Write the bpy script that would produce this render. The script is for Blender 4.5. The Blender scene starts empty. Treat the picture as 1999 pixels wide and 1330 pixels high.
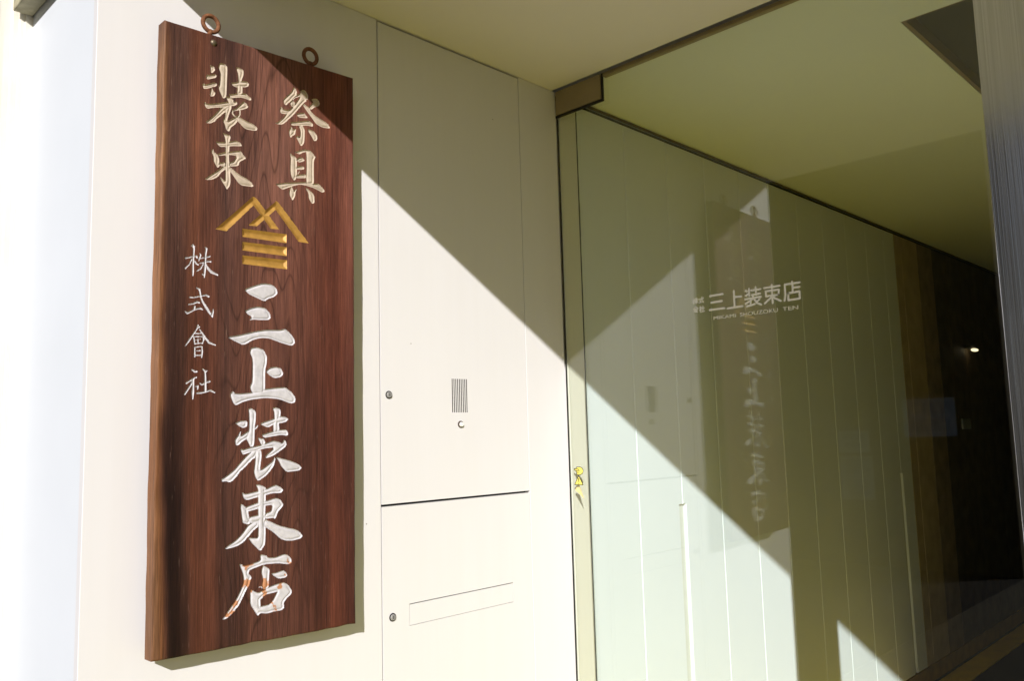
import bpy, bmesh, math, random
import numpy as np
from mathutils import Vector, Matrix

random.seed(4)
scene = bpy.context.scene
COL = scene.collection

# ------------------------------------------------------------------ camera
cam_data = bpy.data.cameras.new('camera')
cam = bpy.data.objects.new('camera', cam_data)
COL.objects.link(cam)
cam_data.sensor_width = 36.0
cam_data.lens = 29.29
cam_data.clip_start = 0.05
cam_data.clip_end = 600
R_ = Vector((0.70195224, -0.711704, -0.02721172))
U_ = Vector((-0.06125477, -0.09839239, 0.99326069))
F_ = Vector((0.70958503, 0.69555471, 0.11266202))
cam.matrix_world = Matrix(((R_.x, U_.x, -F_.x, -2.1317), (R_.y, U_.y, -F_.y, -1.84), (R_.z, U_.z, -F_.z, 1.518), (0, 0, 0, 1)))
scene.camera = cam

# ------------------------------------------------------------------ light
SUN = Vector((1.151, 1.0, -0.696)).normalized()
sd = bpy.data.lights.new('sun', 'SUN')
sd.energy = 5.0
sd.angle = math.radians(0.5)
sd.color = (1.0, 0.95, 0.92)
so = bpy.data.objects.new('sun', sd)
COL.objects.link(so)
so.rotation_euler = SUN.to_track_quat('-Z', 'Y').to_euler()
so.location = (-6, -6, 5)
world = bpy.data.worlds.new('World')
scene.world = world
world.use_nodes = True
wn = world.node_tree.nodes
wl = world.node_tree.links
sky = wn.new('ShaderNodeTexSky')
sky.sky_type = 'NISHITA'
sky.sun_disc = False
sky.sun_elevation = math.asin(-SUN.z)
sky.sun_rotation = math.atan2(-SUN.x, -SUN.y)
wl.new(sky.outputs[0], wn['Background'].inputs['Color'])
wn['Background'].inputs['Strength'].default_value = 0.05
scene.view_settings.view_transform = 'Standard'
scene.view_settings.look = 'None'
scene.view_settings.gamma = 1.0
scene.view_settings.use_curve_mapping = False
scene.view_settings.exposure = 0.21
scene.cycles.max_bounces = 12
scene.cycles.diffuse_bounces = 6
scene.cycles.transparent_max_bounces = 16

# ------------------------------------------------------------------ materials
def mat(name):
    m = bpy.data.materials.new(name)
    m.use_nodes = True
    nt = m.node_tree
    return m, nt, nt.nodes['Principled BSDF']

def N(nt, typ, **kw):
    n = nt.nodes.new(typ)
    for k, v in kw.items():
        if k in n.inputs.keys():
            n.inputs[k].default_value = v
        else:
            setattr(n, k, v)
    return n

def ramp(nt, src, stops):
    r = nt.nodes.new('ShaderNodeValToRGB')
    e = r.color_ramp.elements
    while len(e) < len(stops):
        e.new(0.5)
    for el, (p, c) in zip(e, stops):
        el.position = p
        el.color = tuple(c) + (1,) if len(c) == 3 else c
    nt.links.new(src, r.inputs['Fac'])
    return r

def coords(nt, scale=(1, 1, 1)):
    t = nt.nodes.new('ShaderNodeTexCoord')
    mp = nt.nodes.new('ShaderNodeMapping')
    mp.inputs['Scale'].default_value = scale
    nt.links.new(t.outputs['Object'], mp.inputs['Vector'])
    return mp.outputs['Vector']

def simple(name, col, rough=0.5, metal=0.0, var=0.06, vscale=6.0, bump=0.0, bscale=200.0, spec=0.4):
    m, nt, b = mat(name)
    n = N(nt, 'ShaderNodeTexNoise', Scale=vscale, Detail=6.0)
    nt.links.new(coords(nt), n.inputs['Vector'])
    lo = [max(0, c * (1 - var)) for c in col]
    hi = [c * (1 + var) for c in col]
    r = ramp(nt, n.outputs['Fac'], [(0.3, lo), (0.7, hi)])
    nt.links.new(r.outputs['Color'], b.inputs['Base Color'])
    b.inputs['Roughness'].default_value = rough
    b.inputs['Metallic'].default_value = metal
    b.inputs['Specular IOR Level'].default_value = spec
    if bump:
        n2 = N(nt, 'ShaderNodeTexNoise', Scale=bscale, Detail=3.0)
        nt.links.new(coords(nt), n2.inputs['Vector'])
        bp = N(nt, 'ShaderNodeBump', Strength=bump, Distance=0.002)
        nt.links.new(n2.outputs['Fac'], bp.inputs['Height'])
        nt.links.new(bp.outputs['Normal'], b.inputs['Normal'])
    return m

def wall_paint(name, col, rough, var=0.01, vscale=2.0, bump=0.06, bscale=260):
    m = simple(name, col, rough, var=var, vscale=vscale, bump=bump, bscale=bscale)
    nt = m.node_tree
    b = nt.nodes['Principled BSDF']
    base = b.inputs['Base Color'].links[0].from_socket
    # rain streaks and a few fly specks
    n = N(nt, 'ShaderNodeTexNoise', Scale=1.0, Detail=5.0, Roughness=0.65)
    nt.links.new(coords(nt, (22, 22, 1.1)), n.inputs['Vector'])
    st = ramp(nt, n.outputs['Fac'], [(0.35, (0.988, 0.986, 0.980)), (0.62, (1, 1, 1))])
    v = N(nt, 'ShaderNodeTexVoronoi', Scale=9.0)
    nt.links.new(coords(nt), v.inputs['Vector'])
    sp = ramp(nt, v.outputs['Distance'], [(0.013, (0.35, 0.32, 0.28)), (0.022, (1, 1, 1))])
    cur = base
    for c in (st, sp):
        mx = nt.nodes.new('ShaderNodeMix')
        mx.data_type = 'RGBA'
        mx.blend_type = 'MULTIPLY'
        mx.inputs[0].default_value = 1.0
        nt.links.new(cur, mx.inputs[6])
        nt.links.new(c.outputs['Color'], mx.inputs[7])
        cur = mx.outputs[2]
    nt.links.new(cur, b.inputs['Base Color'])
    return m

M = {}
M['wall'] = wall_paint('painted_steel_panel', (0.68, 0.68, 0.695), 0.42, var=0.012, vscale=2.0, bump=0.06, bscale=260)
M['soffit'] = simple('soffit_paint', (0.74, 0.71, 0.74), 0.7, var=0.015, vscale=1.5, bump=0.08, bscale=180)
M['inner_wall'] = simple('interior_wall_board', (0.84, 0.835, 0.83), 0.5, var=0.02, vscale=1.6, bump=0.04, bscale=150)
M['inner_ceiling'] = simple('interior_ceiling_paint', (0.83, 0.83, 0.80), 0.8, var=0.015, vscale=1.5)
M['falloff_brown'] = simple('falloff_brown_panel', (0.28, 0.20, 0.12), 0.6, var=0.3, vscale=9.0)  # panel browns carry the fading room light, stepping darker with depth
M['falloff_tan'] = simple('falloff_tan_panel', (0.50, 0.38, 0.22), 0.6, var=0.15, vscale=9.0)
M['falloff_dark'] = simple('falloff_dark_panel', (0.10, 0.07, 0.04), 0.6, var=0.4, vscale=9.0)
M['gap'] = simple('shadow_gap', (0.015, 0.013, 0.011), 0.8)
M['facade'] = simple('white_facade', (0.67, 0.715, 0.77), 0.5, var=0.02, vscale=3.0, bump=0.05)
M['casing'] = simple('cream_casing', (0.70, 0.68, 0.60), 0.55, var=0.05, vscale=12.0, bump=0.25, bscale=90)
M['ledge'] = simple('weathered_ledge', (0.40, 0.37, 0.25), 0.7, var=0.3, vscale=30.0, bump=0.4)
M['rust'] = simple('rusty_iron', (0.17, 0.072, 0.034), 0.75, metal=0.0, var=0.45, vscale=90.0, bump=0.5, bscale=400, spec=0.2)
M['nail'] = simple('old_brass_nail', (0.16, 0.13, 0.09), 0.45, metal=0.6, var=0.3, vscale=120)
M['bracket'] = simple('bronze_fitting', (0.16, 0.12, 0.075), 0.35, metal=0.7, var=0.1, vscale=20)
M['rubber'] = simple('black_gasket', (0.012, 0.011, 0.01), 0.6)
M['chrome'] = simple('chrome', (0.55, 0.54, 0.52), 0.18, metal=1.0, var=0.03)
M['dark_rim'] = simple('brown_button_rim', (0.07, 0.05, 0.04), 0.45)
M['button'] = simple('white_button', (0.85, 0.84, 0.80), 0.35, var=0.01)
M['paving_bounce'] = simple('bounce_yellow_paving', (0.62, 0.545, 0.01), 0.75, var=0.10, vscale=3.0, bump=0.3, bscale=60)  # unseen floor, its yellow picked for the bounce into the shade
M['asphalt'] = simple('street_surface', (0.055, 0.048, 0.03), 0.9, var=0.15, vscale=2.0, bump=0.5, bscale=80)
M['floor_bounce'] = simple('bounce_yellow_floor', (0.88, 0.64, 0.04), 0.6, var=0.08, vscale=6)  # unseen floor area made bright yellow to bounce light onto the inner wall
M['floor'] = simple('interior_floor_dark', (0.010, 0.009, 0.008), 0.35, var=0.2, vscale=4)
M['floor_glow'] = simple('glow_gold_floor_border', (0.85, 0.55, 0.03), 0.4, var=0.12, vscale=8)  # warm lamp glow along the wall is put into this gold
M['skirting'] = simple('glow_brown_skirting', (0.36, 0.22, 0.035), 0.55, var=0.2, vscale=14)  # brown includes the glow bounced onto the foot of the wall
M['house'] = simple('house_render', (0.22, 0.24, 0.29), 0.8, var=0.08, vscale=2)
M['paper'] = simple('pale_notice_paper', (0.40, 0.44, 0.50), 0.7)
M['paper_print'] = simple('notice_print', (0.26, 0.31, 0.38), 0.7)
M['nickel'] = simple('worn_nickel', (0.42, 0.42, 0.42), 0.42, metal=0.5, var=0.08)
M['plate_brown'] = simple('bronze_plate', (0.30, 0.24, 0.14), 0.45, metal=0.2, var=0.06, vscale=14)
M['reflection_dimmer'] = simple('reflection_dimmer', (0.016, 0.015, 0.013), 0.85, var=0.2, vscale=5, spec=0.2)
M['timber'] = simple('dark_timber', (0.055, 0.045, 0.025), 0.85, var=0.2, vscale=3, spec=0.1)
M['house_dark'] = simple('house_roof', (0.05, 0.045, 0.05), 0.7, var=0.2, vscale=5)
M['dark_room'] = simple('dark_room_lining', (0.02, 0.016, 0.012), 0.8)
M['hole'] = simple('dark_recess_lining', (0.004, 0.004, 0.006), 0.6)
M['reveal'] = simple('recess_reveal', (0.20, 0.13, 0.075), 0.6, var=0.05)
M['yellow'] = simple('yellow_sticker', (0.75, 0.66, 0.12), 0.4, var=0.02)
M['ink'] = simple('sticker_ink', (0.02, 0.018, 0.012), 0.5)
M['tape'] = simple('old_tape', (0.66, 0.52, 0.24), 0.5, var=0.2, vscale=80)
M['letter'] = simple('silver_lettering', (0.86, 0.87, 0.90), 0.4, var=0.02)
M['plate'] = simple('grey_switch_plate', (0.30, 0.30, 0.30), 0.4)

def emit(name, col, s):
    m, nt, b = mat(name)
    b.inputs['Base Color'].default_value = (*col, 1)
    b.inputs['Emission Color'].default_value = (*col, 1)
    b.inputs['Emission Strength'].default_value = s
    return m
M['lamp'] = emit('lit_lamp_lens', (1.0, 0.78, 0.45), 1.6)

def glass(name, tint, rough=0.0):
    m = bpy.data.materials.new(name)
    m.use_nodes = True
    nt = m.node_tree
    nt.nodes.clear()
    out = nt.nodes.new('ShaderNodeOutputMaterial')
    mix = nt.nodes.new('ShaderNodeMixShader')
    tr = nt.nodes.new('ShaderNodeBsdfTransparent')
    gl = nt.nodes.new('ShaderNodeBsdfGlossy')
    gl.inputs['Roughness'].default_value = rough
    gl.inputs['Color'].default_value = (1, 1, 1, 1)
    tr.inputs['Color'].default_value = (*tint, 1)
    geo = nt.nodes.new('ShaderNodeNewGeometry')
    dot = N(nt, 'ShaderNodeVectorMath', operation='DOT_PRODUCT')
    nt.links.new(geo.outputs['Normal'], dot.inputs[0])
    nt.links.new(geo.outputs['Incoming'], dot.inputs[1])
    ab = N(nt, 'ShaderNodeMath', operation='ABSOLUTE')
    nt.links.new(dot.outputs['Value'], ab.inputs[0])
    om = N(nt, 'ShaderNodeMath', operation='SUBTRACT')
    om.inputs[0].default_value = 1.0
    nt.links.new(ab.outputs[0], om.inputs[1])
    pw = N(nt, 'ShaderNodeMath', operation='POWER')
    nt.links.new(om.outputs[0], pw.inputs[0])
    pw.inputs[1].default_value = 5.0
    ma = N(nt, 'ShaderNodeMath', operation='MULTIPLY_ADD')
    nt.links.new(pw.outputs[0], ma.inputs[0])
    ma.inputs[1].default_value = 0.95
    ma.inputs[2].default_value = 0.066
    nt.links.new(ma.outputs[0], mix.inputs['Fac'])
    nt.links.new(tr.outputs[0], mix.inputs[1])
    nt.links.new(gl.outputs[0], mix.inputs[2])
    nt.links.new(mix.outputs[0], out.inputs['Surface'])
    return m
M['glass'] = glass('greenish_plate_glass', (0.948, 0.995, 1.0))
M['glass_side'] = glass('yellowish_side_glass', (0.95, 0.968, 0.925))

def steel():
    m, nt, b = mat('brushed_stainless_steel')
    n = N(nt, 'ShaderNodeTexNoise', Scale=1.0, Detail=5.0)
    nt.links.new(coords(nt, (300, 300, 2.0)), n.inputs['Vector'])
    r = ramp(nt, n.outputs['Fac'], [(0.25, (0.50, 0.53, 0.62)), (0.75, (0.72, 0.76, 0.88))])
    nt.links.new(r.outputs['Color'], b.inputs['Base Color'])
    b.inputs['Metallic'].default_value = 1.0
    rr = ramp(nt, n.outputs['Fac'], [(0.2, (0.12,) * 3), (0.8, (0.24,) * 3)])
    nt.links.new(rr.outputs['Color'], b.inputs['Roughness'])
    bp = N(nt, 'ShaderNodeBump', Strength=0.12, Distance=0.001)
    nt.links.new(n.outputs['Fac'], bp.inputs['Height'])
    nt.links.new(bp.outputs['Normal'], b.inputs['Normal'])
    return m
M['steel'] = steel()

def wood():
    m, nt, b = mat('old_keyaki_wood')
    L = nt.links
    def noise(scale, detail, rough=0.6):
        n = N(nt, 'ShaderNodeTexNoise', Scale=1.0, Detail=detail, Roughness=rough)
        L.new(coords(nt, scale), n.inputs['Vector'])
        return n.outputs['Fac']
    def mth(op, a, bb, c=None):
        n = N(nt, 'ShaderNodeMath', operation=op)
        for k, v in enumerate((a, bb, c)):
            if v is None:
                continue
            if isinstance(v, (int, float)):
                n.inputs[k].default_value = v
            else:
                L.new(v, n.inputs[k])
        return n.outputs[0]
    def mulc(a, c, f=1.0):
        mx = nt.nodes.new('ShaderNodeMix')
        mx.data_type = 'RGBA'
        mx.blend_type = 'MULTIPLY'
        if isinstance(f, float):
            mx.inputs[0].default_value = f
        else:
            L.new(f, mx.inputs[0])
        L.new(a, mx.inputs[6])
        L.new(c, mx.inputs[7])
        return mx.outputs[2]
    tc = nt.nodes.new('ShaderNodeTexCoord')
    sep = nt.nodes.new('ShaderNodeSeparateXYZ')
    L.new(tc.outputs['Object'], sep.inputs[0])
    X, Z = sep.outputs['X'], sep.outputs['Z']
    big = noise((13, 13, 1.1), 5.0, 0.62)
    streak = noise((70, 70, 1.7), 5.0, 0.72)
    fine = noise((420, 420, 9), 4.0, 0.7)
    # growth figure: contour lines of a field stretched along the plank, dark and thin
    fld = noise((7.0, 7.0, 0.85), 1.6, 0.42)
    fr = mth('FRACT', mth('MULTIPLY', fld, 26.0), 0.0)
    ring = ramp(nt, fr, [(0.0, (0.30,) * 3), (0.07, (0.80,) * 3), (0.30, (1.0,) * 3), (0.90, (0.95,) * 3), (1.0, (0.30,) * 3)]).outputs['Color']
    ringmask = ramp(nt, X, [(0.10, (0.06,) * 3), (0.19, (0.75,) * 3), (0.30, (0.75,) * 3), (0.40, (0.08,) * 3)]).outputs['Color']
    # zones across the plank; the pale edge widens toward the foot
    wob = noise((3, 3, 2.4), 2.5)
    flare = N(nt, 'ShaderNodeMapRange')
    L.new(Z, flare.inputs['Value'])
    flare.interpolation_type = 'SMOOTHSTEP'
    flare.inputs['From Min'].default_value = 0.0
    flare.inputs['From Max'].default_value = 0.55
    flare.inputs['To Min'].default_value = 0.014
    flare.inputs['To Max'].default_value = -0.003
    x2 = mth('SUBTRACT', mth('MULTIPLY_ADD', wob, 0.044, X), 0.0170)
    x3 = mth('SUBTRACT', x2, flare.outputs[0])
    zone = ramp(nt, x3, [
        (0.000, (0.264, 0.1320, 0.0663)), (0.009, (0.215, 0.0950, 0.0406)), (0.018, (0.103, 0.0422, 0.0236)), (0.028, (0.064, 0.0285, 0.0203)), (0.060, (0.061, 0.0264, 0.0192)),
        (0.085, (0.109, 0.0380, 0.0214)), (0.125, (0.096, 0.0359, 0.0236)), (0.160, (0.068, 0.0306, 0.0236)), (0.21, (0.121, 0.0496, 0.0352)), (0.30, (0.127, 0.0528, 0.0385)),
        (0.38, (0.098, 0.0359, 0.0246)), (0.44, (0.122, 0.0380, 0.0236)), (0.51, (0.096, 0.0348, 0.0256))]).outputs['Color']
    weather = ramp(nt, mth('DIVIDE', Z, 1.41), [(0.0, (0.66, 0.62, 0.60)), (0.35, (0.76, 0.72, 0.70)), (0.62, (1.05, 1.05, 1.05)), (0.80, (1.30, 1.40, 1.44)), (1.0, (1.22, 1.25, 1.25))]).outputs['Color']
    mot = ramp(nt, big, [(0.32, (0.36, 0.37, 0.41)), (0.5, (0.98, 1.0, 1.0)), (0.70, (1.42, 1.42, 1.36))]).outputs['Color']
    st = ramp(nt, streak, [(0.28, (0.40, 0.38, 0.38)), (0.48, (1.0, 1.0, 1.0)), (0.72, (1.45, 1.36, 1.25))]).outputs['Color']
    fi = ramp(nt, fine, [(0.28, (0.40,) * 3), (0.5, (1.0,) * 3), (0.74, (1.7,) * 3)]).outputs['Color']
    sz = N(nt, 'ShaderNodeMapRange')
    L.new(Z, sz.inputs['Value'])
    sz.inputs['From Min'].default_value = 0.95
    sz.inputs['From Max'].default_value = 0.35
    stain = ramp(nt, x3, [(0.018, (1,) * 3), (0.030, (0.26, 0.22, 0.22)), (0.046, (0.30, 0.26, 0.26)), (0.070, (1,) * 3)]).outputs['Color']
    zone = mulc(zone, stain, sz.outputs[0])
    c = mulc(zone, mot, 0.85)
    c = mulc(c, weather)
    c = mulc(c, st, 0.70)
    c = mulc(c, fi, 0.80)
    c = mulc(c, ring, ringmask)
    scr = ramp(nt, noise((700, 700, 22), 2.0, 0.5), [(0.70, (0,) * 3), (0.78, (0.55,) * 3)]).outputs['Color']
    mx = nt.nodes.new('ShaderNodeMix')
    mx.data_type = 'RGBA'
    L.new(scr, mx.inputs[0])
    L.new(c, mx.inputs[6])
    mx.inputs[7].default_value = (0.30, 0.20, 0.15, 1)
    c = mx.outputs[2]
    L.new(c, b.inputs['Base Color'])
    b.inputs['Roughness'].default_value = 0.55
    b.inputs['Specular IOR Level'].default_value = 0.18
    hgt = mth('MULTIPLY_ADD', streak, 0.7, mth('MULTIPLY_ADD', ring, 0.25, fine))
    bp = N(nt, 'ShaderNodeBump', Strength=0.45, Distance=0.0014)
    L.new(hgt, bp.inputs['Height'])
    L.new(bp.outputs['Normal'], b.inputs['Normal'])
    return m
M['wood'] = wood()

def paint(name, col, flake, under=(0.42, 0.20, 0.10)):
    m, nt, b = mat(name)
    L = nt.links
    n = N(nt, 'ShaderNodeTexNoise', Scale=26.0, Detail=5.0, Roughness=0.6)
    L.new(coords(nt), n.inputs['Vector'])
    n2 = N(nt, 'ShaderNodeTexNoise', Scale=70.0, Detail=4.0)
    L.new(coords(nt), n2.inputs['Vector'])
    base = ramp(nt, n2.outputs['Fac'], [(0.3, [c * 0.86 for c in col]), (0.7, [c * 1.08 for c in col])])
    mask = ramp(nt, n.outputs['Fac'], [(flake, (0,) * 3), (flake + 0.03, (1,) * 3)])
    mx = nt.nodes.new('ShaderNodeMix')
    mx.data_type = 'RGBA'
    L.new(mask.outputs['Color'], mx.inputs[0])
    L.new(base.outputs['Color'], mx.inputs[6])
    mx.inputs[7].default_value = (*under, 1)
    L.new(mx.outputs[2], b.inputs['Base Color'])
    b.inputs['Roughness'].default_value = 0.7
    b.inputs['Specular IOR Level'].default_value = 0.2
    bp = N(nt, 'ShaderNodeBump', Strength=0.25, Distance=0.001)
    L.new(n2.outputs['Fac'], bp.inputs['Height'])
    L.new(bp.outputs['Normal'], b.inputs['Normal'])
    return m
M['paint_cream'] = paint('aged_cream_paint', (0.47, 0.395, 0.31), 0.78)
M['paint_white'] = paint('chalky_white_paint', (0.53, 0.52, 0.545), 0.72)
M['paint_worn'] = paint('flaking_white_paint', (0.53, 0.52, 0.545), 0.545)
M['gold'] = simple('gold_leaf_paint', (0.42, 0.235, 0.055), 0.40, metal=0.25, var=0.18, vscale=60, bump=0.15, bscale=150)

# ------------------------------------------------------------------ helpers
def link(name, me, m=None, parent=None, smooth=False, loc=None):
    o = bpy.data.objects.new(name, me)
    COL.objects.link(o)
    if m is not None and me is not None and not me.materials:
        me.materials.append(m)
    if loc is not None:
        o.location = loc
    if parent is not None:
        o.parent = parent
    if smooth:
        me.shade_smooth()
    return o

def thing(name, label, cat, loc=(0, 0, 0), group=None):
    o = bpy.data.objects.new(name, None)
    COL.objects.link(o)
    o.location = loc
    o.empty_display_size = 0.05
    o['label'] = label
    o['category'] = cat
    if group:
        o['group'] = group
    return o

def tag(o, label, cat, group=None):
    o['label'] = label
    o['category'] = cat
    if group:
        o['group'] = group
    return o

def world_loc(o):
    v = Vector((0, 0, 0))
    while o is not None:
        v = v + o.location
        o = o.parent
    return v

def bm_box(bm, a, b, bev=0.0):
    a, b = [min(x, y) for x, y in zip(a, b)], [max(x, y) for x, y in zip(a, b)]
    r = bmesh.ops.create_cube(bm, size=1.0)
    vs = r['verts']
    for v in vs:
        v.co = Vector([a[i] + (v.co[i] + 0.5) * (b[i] - a[i]) for i in range(3)])
    if bev > 0:
        es = list({e for v in vs for e in v.link_edges})
        bmesh.ops.bevel(bm, geom=es, offset=bev, segments=2, profile=0.5, affect='EDGES')

def bm_cyl(bm, c, axis, r, h, seg=32, r2=None):
    """cylinder starting at c, running h along axis"""
    ax = Vector(axis).normalized()
    q = Vector((0, 0, 1)).rotation_difference(ax).to_matrix().to_4x4()
    mt = Matrix.Translation(Vector(c) + ax * h / 2) @ q
    bmesh.ops.create_cone(bm, cap_ends=True, segments=seg, radius1=r, radius2=r if r2 is None else r2, depth=h, matrix=mt)

def bm_prism(bm, poly, plane, d0, d1):
    """polygon in 'xz' (extruded in y) or 'yz' (extruded in x)"""
    def P(p, d):
        return (p[0], d, p[1]) if plane == 'xz' else (d, p[0], p[1])
    n = len(poly)
    v0 = [bm.verts.new(P(p, d0)) for p in poly]
    v1 = [bm.verts.new(P(p, d1)) for p in poly]
    bm.faces.new(v0)
    bm.faces.new(v1[::-1])
    for i in range(n):
        j = (i + 1) % n
        bm.faces.new((v0[j], v0[i], v1[i], v1[j]))
    bmesh.ops.recalc_face_normals(bm, faces=bm.faces[:])

def done(bm, name, m, parent=None, smooth=False):
    """bmesh in world coordinates -> one mesh object (re-expressed relative to the parent)"""
    if parent is not None:
        bmesh.ops.translate(bm, vec=-world_loc(parent), verts=bm.verts[:])
    me = bpy.data.meshes.new(name)
    bm.to_mesh(me)
    bm.free()
    return link(name, me, m, parent, smooth)

def box(name, a, b, m, parent=None, bev=0.0):
    bm = bmesh.new()
    bm_box(bm, a, b, bev)
    return done(bm, name, m, parent)

def struct(o):
    o['kind'] = 'structure'
    return o

H = 2.71          # soffit and ceiling height
XF = -1.52        # street corner of the entrance wall
XS = -1.585       # street edge of the soffit

# ------------------------------------------------------------------ setting: ground, soffit, room shell
struct(box('street', (-120, -120, -0.6), (120, 120, -0.012), M['asphalt']))
struct(box('entrance_floor', (XS, -4.3, -0.011), (-0.002, -0.001, 0.0), M['paving_bounce']))
struct(box('soffit', (XS, -4.4, H), (-0.02, 0.16, 3.2), M['soffit'], bev=0.003))
# interior ceiling: a slab with a rectangular opening
HX0, HX1, HY0, HY1 = 0.385, 1.75, -1.9, -1.03
bm = bmesh.new()
bm_box(bm, (0.02, HY1, H), (7.4, 0.16, H + 0.05))
bm_box(bm, (0.02, -4.4, H), (7.4, HY0, H + 0.05))
bm_box(bm, (0.02, HY0, H), (HX0, HY1, H + 0.05))
bm_box(bm, (HX1, HY0, H), (7.4, HY1, H + 0.05))
ceiling = struct(done(bm, 'ceiling', M['inner_ceiling']))
bm = bmesh.new()
t = 0.012
bm_box(bm, (HX0, HY1, H + 0.003), (HX1, HY1 - t, H + 0.045))
bm_box(bm, (HX0, HY0, H + 0.003), (HX1, HY0 + t, H + 0.045))
bm_box(bm, (HX0, HY0 + t, H + 0.003), (HX0 + t, HY1 - t, H + 0.045))
bm_box(bm, (HX1 - t, HY0 + t, H + 0.003), (HX1, HY1 - t, H + 0.045))
done(bm, 'opening_rim', M['reveal'], ceiling)
bm = bmesh.new()
bm_box(bm, (HX0 - 0.02, HY0 - 0.02, H + 0.052), (HX1 + 0.02, HY1 + 0.02, H + 0.06))
done(bm, 'opening_back', M['hole'], ceiling)
box('roof_slab', (0.02, -4.4, H + 0.07), (7.4, 0.16, 3.2), M['dark_room'])['kind'] = 'structure'
struct(box('unseen_bounce_floor', (0.002, -4.3, -0.011), (2.9, -0.15, -0.001), M['floor_bounce']))
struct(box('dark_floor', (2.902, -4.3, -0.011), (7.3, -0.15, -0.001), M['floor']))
struct(box('floor_border', (0.012, -0.149, -0.011), (7.3, -0.0135, 0.004), M['floor_glow']))
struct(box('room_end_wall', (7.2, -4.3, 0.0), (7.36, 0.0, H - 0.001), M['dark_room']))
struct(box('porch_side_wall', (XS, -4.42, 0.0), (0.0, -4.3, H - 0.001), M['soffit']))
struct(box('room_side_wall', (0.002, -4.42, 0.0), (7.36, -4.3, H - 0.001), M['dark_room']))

# ------------------------------------------------------------------ interior wall (seen through the glass)
iw = thing('interior_wall', 'pale panelled wall inside the shop, with the light falloff painted in farther along, behind the glass', 'wall', (0, 0, 0))
box('backing', (0.008, 0.022, 0.0), (7.36, 0.15, H - 0.001), M['gap'], iw)
edges = [0.012, 0.103, 0.385, 0.667, 0.955, 1.245, 1.53, 1.82, 2.11, 2.40, 2.685, 2.955, 3.13, 3.245, 3.53, 3.81, 4.08, 4.37, 4.66, 4.95, 5.24, 5.53]
G2 = 0.0013
ZT = H - 0.022
ZB = 0.105
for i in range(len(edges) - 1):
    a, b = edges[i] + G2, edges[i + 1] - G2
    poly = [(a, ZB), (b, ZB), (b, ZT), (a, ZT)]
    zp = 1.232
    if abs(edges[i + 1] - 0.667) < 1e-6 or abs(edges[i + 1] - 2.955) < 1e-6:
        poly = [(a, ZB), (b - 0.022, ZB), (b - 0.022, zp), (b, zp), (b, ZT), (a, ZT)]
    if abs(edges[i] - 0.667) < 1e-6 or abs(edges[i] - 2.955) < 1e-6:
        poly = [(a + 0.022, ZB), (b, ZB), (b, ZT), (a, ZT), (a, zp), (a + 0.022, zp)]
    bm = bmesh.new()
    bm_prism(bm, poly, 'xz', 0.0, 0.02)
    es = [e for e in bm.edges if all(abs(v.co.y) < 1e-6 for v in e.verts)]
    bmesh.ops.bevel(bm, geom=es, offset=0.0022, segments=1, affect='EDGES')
    tone = 'inner_wall' if edges[i] < 3.12 else ('falloff_tan' if edges[i] < 3.5 else ('falloff_brown' if edges[i] < 3.8 else 'falloff_dark'))  # deeper panels get darker tones, painting the light falloff
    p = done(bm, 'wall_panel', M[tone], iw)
for xs in (0.667, 2.955):
    bm = bmesh.new()
    bm_box(bm, (xs - 0.0195, 0.012, ZB), (xs + 0.0195, 0.0195, 1.229))
    done(bm, 'door_pull', M['casing'], iw)
box('cornice_rail', (0.16, -0.006, H - 0.010), (7.1, -0.0005, H - 0.003), M['bracket'], iw)
box('skirting_board', (0.012, -0.004, 0.012), (7.19, 0.018, ZB - 0.004), M['skirting'], iw, bev=0.001)

# ------------------------------------------------------------------ entrance wall with its two cabinet doors
ew = thing('entrance_wall', 'cream painted entrance wall with two flush cabinet doors, carrying the wooden sign', 'wall', (-0.76, 0, 0))
XL, XR = -0.769, -0.193
ZG = 1.3375
box('wall_core', (XF + 0.03, 0.024, 0.0), (-0.004, 0.15, H - 0.002), M['gap'], ew)
box('wall_panel', (XF, 0.0, 0.0), (XL - 0.0022, 0.022, H - 0.001), M['wall'], ew, bev=0.0012)
box('wall_panel', (XR + 0.0016, 0.0, 0.0), (-0.005, 0.022, H - 0.001), M['wall'], ew, bev=0.0008)

# upper door: tiled from blocks round nine sound slits
def tiles(bm, xs, zs, skip, y0, y1):
    for i in range(len(xs) - 1):
        for j in range(len(zs) - 1):
            if (i, j) in skip:
                continue
            x0, x1, z0, z1 = xs[i], xs[i + 1], zs[j], zs[j + 1]
            # front and back faces, plus reveals where a neighbour is missing
            vs = [bm.verts.new(c) for c in ((x0, y0, z0), (x1, y0, z0), (x1, y0, z1), (x0, y0, z1))]
            bm.faces.new(vs)
            for (di, dj, e) in ((-1, 0, ((x0, z0), (x0, z1))), (1, 0, ((x1, z1), (x1, z0))), (0, -1, ((x1, z0), (x0, z0))), (0, 1, ((x0, z1), (x1, z1)))):
                ii, jj = i + di, j + dj
                if not (0 <= ii < len(xs) - 1 and 0 <= jj < len(zs) - 1) or (ii, jj) in skip:
                    (p, q), (r, s) = e
                    w = [bm.verts.new(c) for c in ((p, y0, q), (p, y1, q), (r, y1, s), (r, y0, s))]
                    fw = bm.faces.new(w)
                    if (ii, jj) in skip:
                        fw.material_index = 1
    bmesh.ops.remove_doubles(bm, verts=bm.verts[:], dist=1e-6)
    bmesh.ops.recalc_face_normals(bm, faces=bm.faces[:])

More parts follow.
